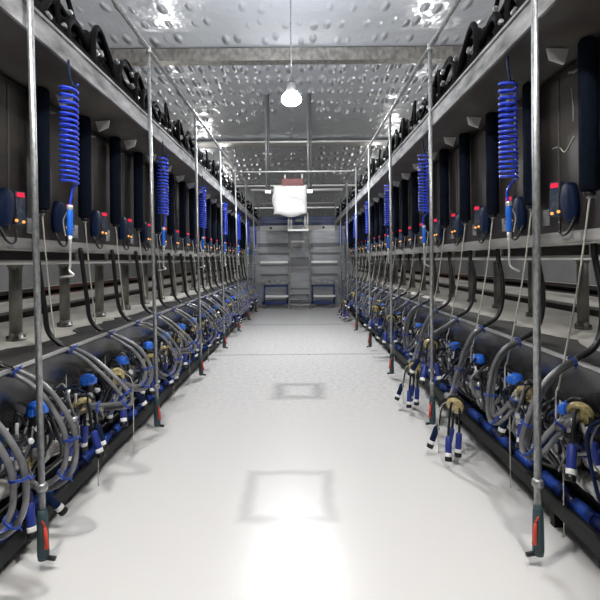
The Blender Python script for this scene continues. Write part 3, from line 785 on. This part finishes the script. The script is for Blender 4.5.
MB().box((-0.1, -0.03, 0.25), (0.14, 0.05, 0.36), 0.01).build('clamp_block', 'black_plastic', t)

LAMPS = ((-1.3, 1.2, 'round bright lamp above the near left row'), (1.3, 1.2, 'round bright lamp above the near right row'),
         (-0.15, 5.5, 'round dimmer lamp high above the near pit'), (-0.15, 10.0, 'round bright ceiling lamp at the top centre of the photo'))
for i, (lx_, y, lab) in enumerate(LAMPS):
    z = 5.15
    t = empty('high_bay_lamp', (lx_, y, z), lab, 'lamp', 'ceiling lamps')
    MB().lathe([(0.12, 0.12), (0.14, 0.13), (0.10, 0.20), (0.09, 0.32), (0.03, 0.35)], n=24).build('housing', 'lamp_housing', t)
    q = 0.62 if i < 2 else 1.0
    MB().lathe([(a*q, b) for a, b in ((0.13, 0.12), (0.19, 0.05), (0.205, 0.0), (0.19, -0.05), (0.14, -0.10), (0.07, -0.125), (0.0, -0.13))], n=24).build('lens', 'lamp_lens_dim' if i == 2 else ('lamp_lens_near' if i < 2 else 'lamp_lens'), t)
    MB().tube([(0, 0, 0.33), (0, 0, CE(y)-z-0.01)], 0.012, 6).build('drop_rod', 'galvanised', t)

# ------------------------------------------------------------------ far end of the pit
YW = 18.2
P = lambda px, py, Y=YW: ((px-300)*Y/480, Y, H - (py-260)*Y/480)
def rect(mb, x0, y0, x1, y1, depth=0.04, Y=YW):
    a = P(x0, y0, Y); b = P(x1, y1, Y)
    mb.box((a[0], Y-depth, b[2]), (b[0], Y, a[2])); return mb
struct('wall_pit_back', MB().box((-2.3, YW, 0), (2.1, YW+0.06, 2.92)), 'panel_grey')
tb = empty('end_beam', (0, 19.25, 3.0), 'pale cross beam closing the far end of the pit', 'beam')
MB().box((-1.65, -0.06, -0.02), (1.42, 0.06, 0.18), 0.01).build('beam', 'white_plastic', tb)
for x in (-1.05, 1.05): tag(MB().lathe([(0.05, 0), (0.05, 0.03), (0.03, 0.05)], (x-0.1, -0.06, 0.09), (0, -1, 0), 10).build('bolt', 'black_plastic', tb), 'dark bolt head')
rl = empty('end_guard_rail', (0, 19.5, 3.2), 'double dark blue guard rail across the far end', 'guard rail')
MB().box((-1.7, 0, 0.02), (1.45, 0.08, 0.13), 0.01).build('rail', 'blue_paint', rl)
MB().box((-1.7, -0.01, 0.15), (1.45, 0.08, 0.20), 0.01).build('rail', 'blue_paint_light', rl)
MB().box((-1.7, 0, 0.22), (1.45, 0.08, 0.36), 0.01).build('rail', 'blue_paint', rl)
for x in (-1.5, 0, 1.3): MB().box((x-.03, .08, -.1), (x+.03, .14, .36)).build('post', 'blue_paint', rl)
# horizontal ribs of the end wall
pn = empty('end_wall_ribs', (0, YW, 1.2), 'dark horizontal rib across the grey end wall panels', 'rib')
r = MB(); rect(r, 258, 243, 342, 246.5, 0.05); r.v = [(x, y-YW, z-1.2) for x, y, z in r.v]; r.build('rib', 'panel_dark', pn)
r = MB(); rect(r, 258, 252.5, 342, 254.5, 0.04); r.v = [(x, y-YW, z-1.2) for x, y, z in r.v]; r.build('rib', 'panel_dark', pn)
# door with frame posts
dr = empty('end_door', (0, YW-0.02, 0.3), 'grey central door with dark frame posts in the end wall', 'door')
def loc(mb, o): mb.v = [(x-o[0], y-o[1], z-o[2]) for x, y, z in mb.v]; return mb
o = (0, YW-0.02, 0.3)
loc(rect(MB(), 290, 231, 309, 300, 0.06), o).build('door_leaf', 'panel_grey', dr)
loc(rect(MB(), 288.3, 231, 290.3, 303, 0.10), o).build('frame_post', 'post_steel', dr)
loc(rect(MB(), 308.8, 231, 310.8, 303, 0.10), o).build('frame_post', 'post_steel', dr)
tag(loc(rect(MB(), 291.5, 240.7, 304.5, 242.4, 0.10), o).build('push_bar', 'white_plastic', dr), 'short white bar')
loc(rect(MB(), 290.3, 257, 308.8, 266, 0.075), o).build('dark_plate', 'panel_dark', dr)
loc(rect(MB(), 290.3, 288, 308.8, 289.5, 0.075), o).build('kick_rail', 'panel_dark', dr)
for side, x0, x1 in (('left', 260.5, 287.8), ('right', 311.3, 337.5)):
    g = empty('end_gate', (0, YW-0.06, 0.2), 'grey slatted gate panel on the %s of the end door' % side, 'gate', 'end wall gates')
    o = (0, YW-0.06, 0.2)
    for y0, y1, m in ((261, 263, 'bright_steel'), (273.5, 275.5, 'panel_dark'), (264.2, 265.4, 'panel_dark')):
        loc(rect(MB(), x0, y0, x1, y1, 0.05, YW-0.03), o).build('slat', m, g)
    loc(rect(MB(), x0, 280, x1, 284, 0.03, YW-0.03), o).build('pale_panel', 'galvanised_face', g)
    b = empty('folding_seat', (0, YW-0.35, 0), 'blue tubular seat frame with pale plank, %s of the far steps' % side, 'seat', 'blue framed seats')
    o = (0, YW-0.35, 0); Yb = YW-0.35
    xa, xb = (x0+3, x1) if side == 'left' else (x0, x1-3)
    q = MB(); rect(q, xa, 284.8, xb, 286.8, 0.05, Yb); rect(q, xa, 284.8, xa+1.6, 303, 0.05, Yb); rect(q, xb-1.6, 284.8, xb, 303, 0.05, Yb); rect(q, xa-2, 301, xb, 304, 0.05, Yb)
    loc(q, o).build('frame', 'blue_paint', b)
    q = MB(); rect(q, xa+2, 295, xb, 296.6, 0.28, Yb); tag(loc(q, o).build('plank', 'white_plastic', b), 'pale plank')
    q = MB(); rect(q, xa-1, 306.5, xb, 307.6, 0.05, Yb); loc(q, o).build('lower_bar', 'panel_dark', b)
    for xx in (xa+1, xb-2):
        q = MB(); a = P(xx, 303, Yb); q.box((a[0]-.03, Yb-.05, 0), (a[0]+.03, Yb, a[2])); loc(q, o).build('leg', 'post_steel', b)
stp = empty('steps', (-0.02, 17.5, 0), 'short steel steps up to the far end door', 'steps')
for k, (z, dy) in enumerate(((0.18, 0.0), (0.36, 0.22), (0.54, 0.44))):
    MB().box((-0.36, dy, z-0.03), (0.36, dy+0.24, z), 0.004).build('tread', 'brushed', stp)
for x in (-0.375, 0.375):
    MB().box((x-0.02, 0, 0), (x+0.02, 0.05, 1.55)).build('hand_post', 'post_steel', stp)
    MB().prism([(x-0.015, 0.05, 0), (x-0.015, 0.66, 0), (x-0.015, 0.66, 0.54), (x-0.015, 0.05, 0.14)], (0.03, 0, 0)).build('stringer', 'panel_dark', stp)

# ------------------------------------------------------------------ light
for sx in (-4.4, 4.4):  # unseen point lights over the aisles, added to lift ceiling, walls and deck
    for y in (1, 6, 11, 16, 22, 28):
        l = bpy.data.lights.new('aisle_fill', 'POINT'); l.energy = 65; l.color = (1, .97, .92); l.shadow_soft_size = 0.2
        o = bpy.data.objects.new('aisle_fill', l); COL.objects.link(o); o.location = (sx, y, 4.8)
w = bpy.data.worlds.new('world'); sc.world = w; w.use_nodes = True
w.node_tree.nodes['Background'].inputs[0].default_value = (0.5, 0.52, 0.55, 1); w.node_tree.nodes['Background'].inputs[1].default_value = 0.05

# ------------------------------------------------------------------ camera
cam = bpy.data.cameras.new('camera'); co = bpy.data.objects.new('camera', cam); COL.objects.link(co)
cam.lens = 28.8; cam.sensor_width = 36; cam.shift_y = -40/600; cam.clip_start = 0.05
co.location = (0, 0, H); co.rotation_euler = (PI/2, math.radians(0.5), 0)
sc.camera = co
vs = sc.view_settings
vs.view_transform = 'Standard'; vs.look = 'None'; vs.gamma = 1; vs.exposure = 0; vs.use_curve_mapping = False
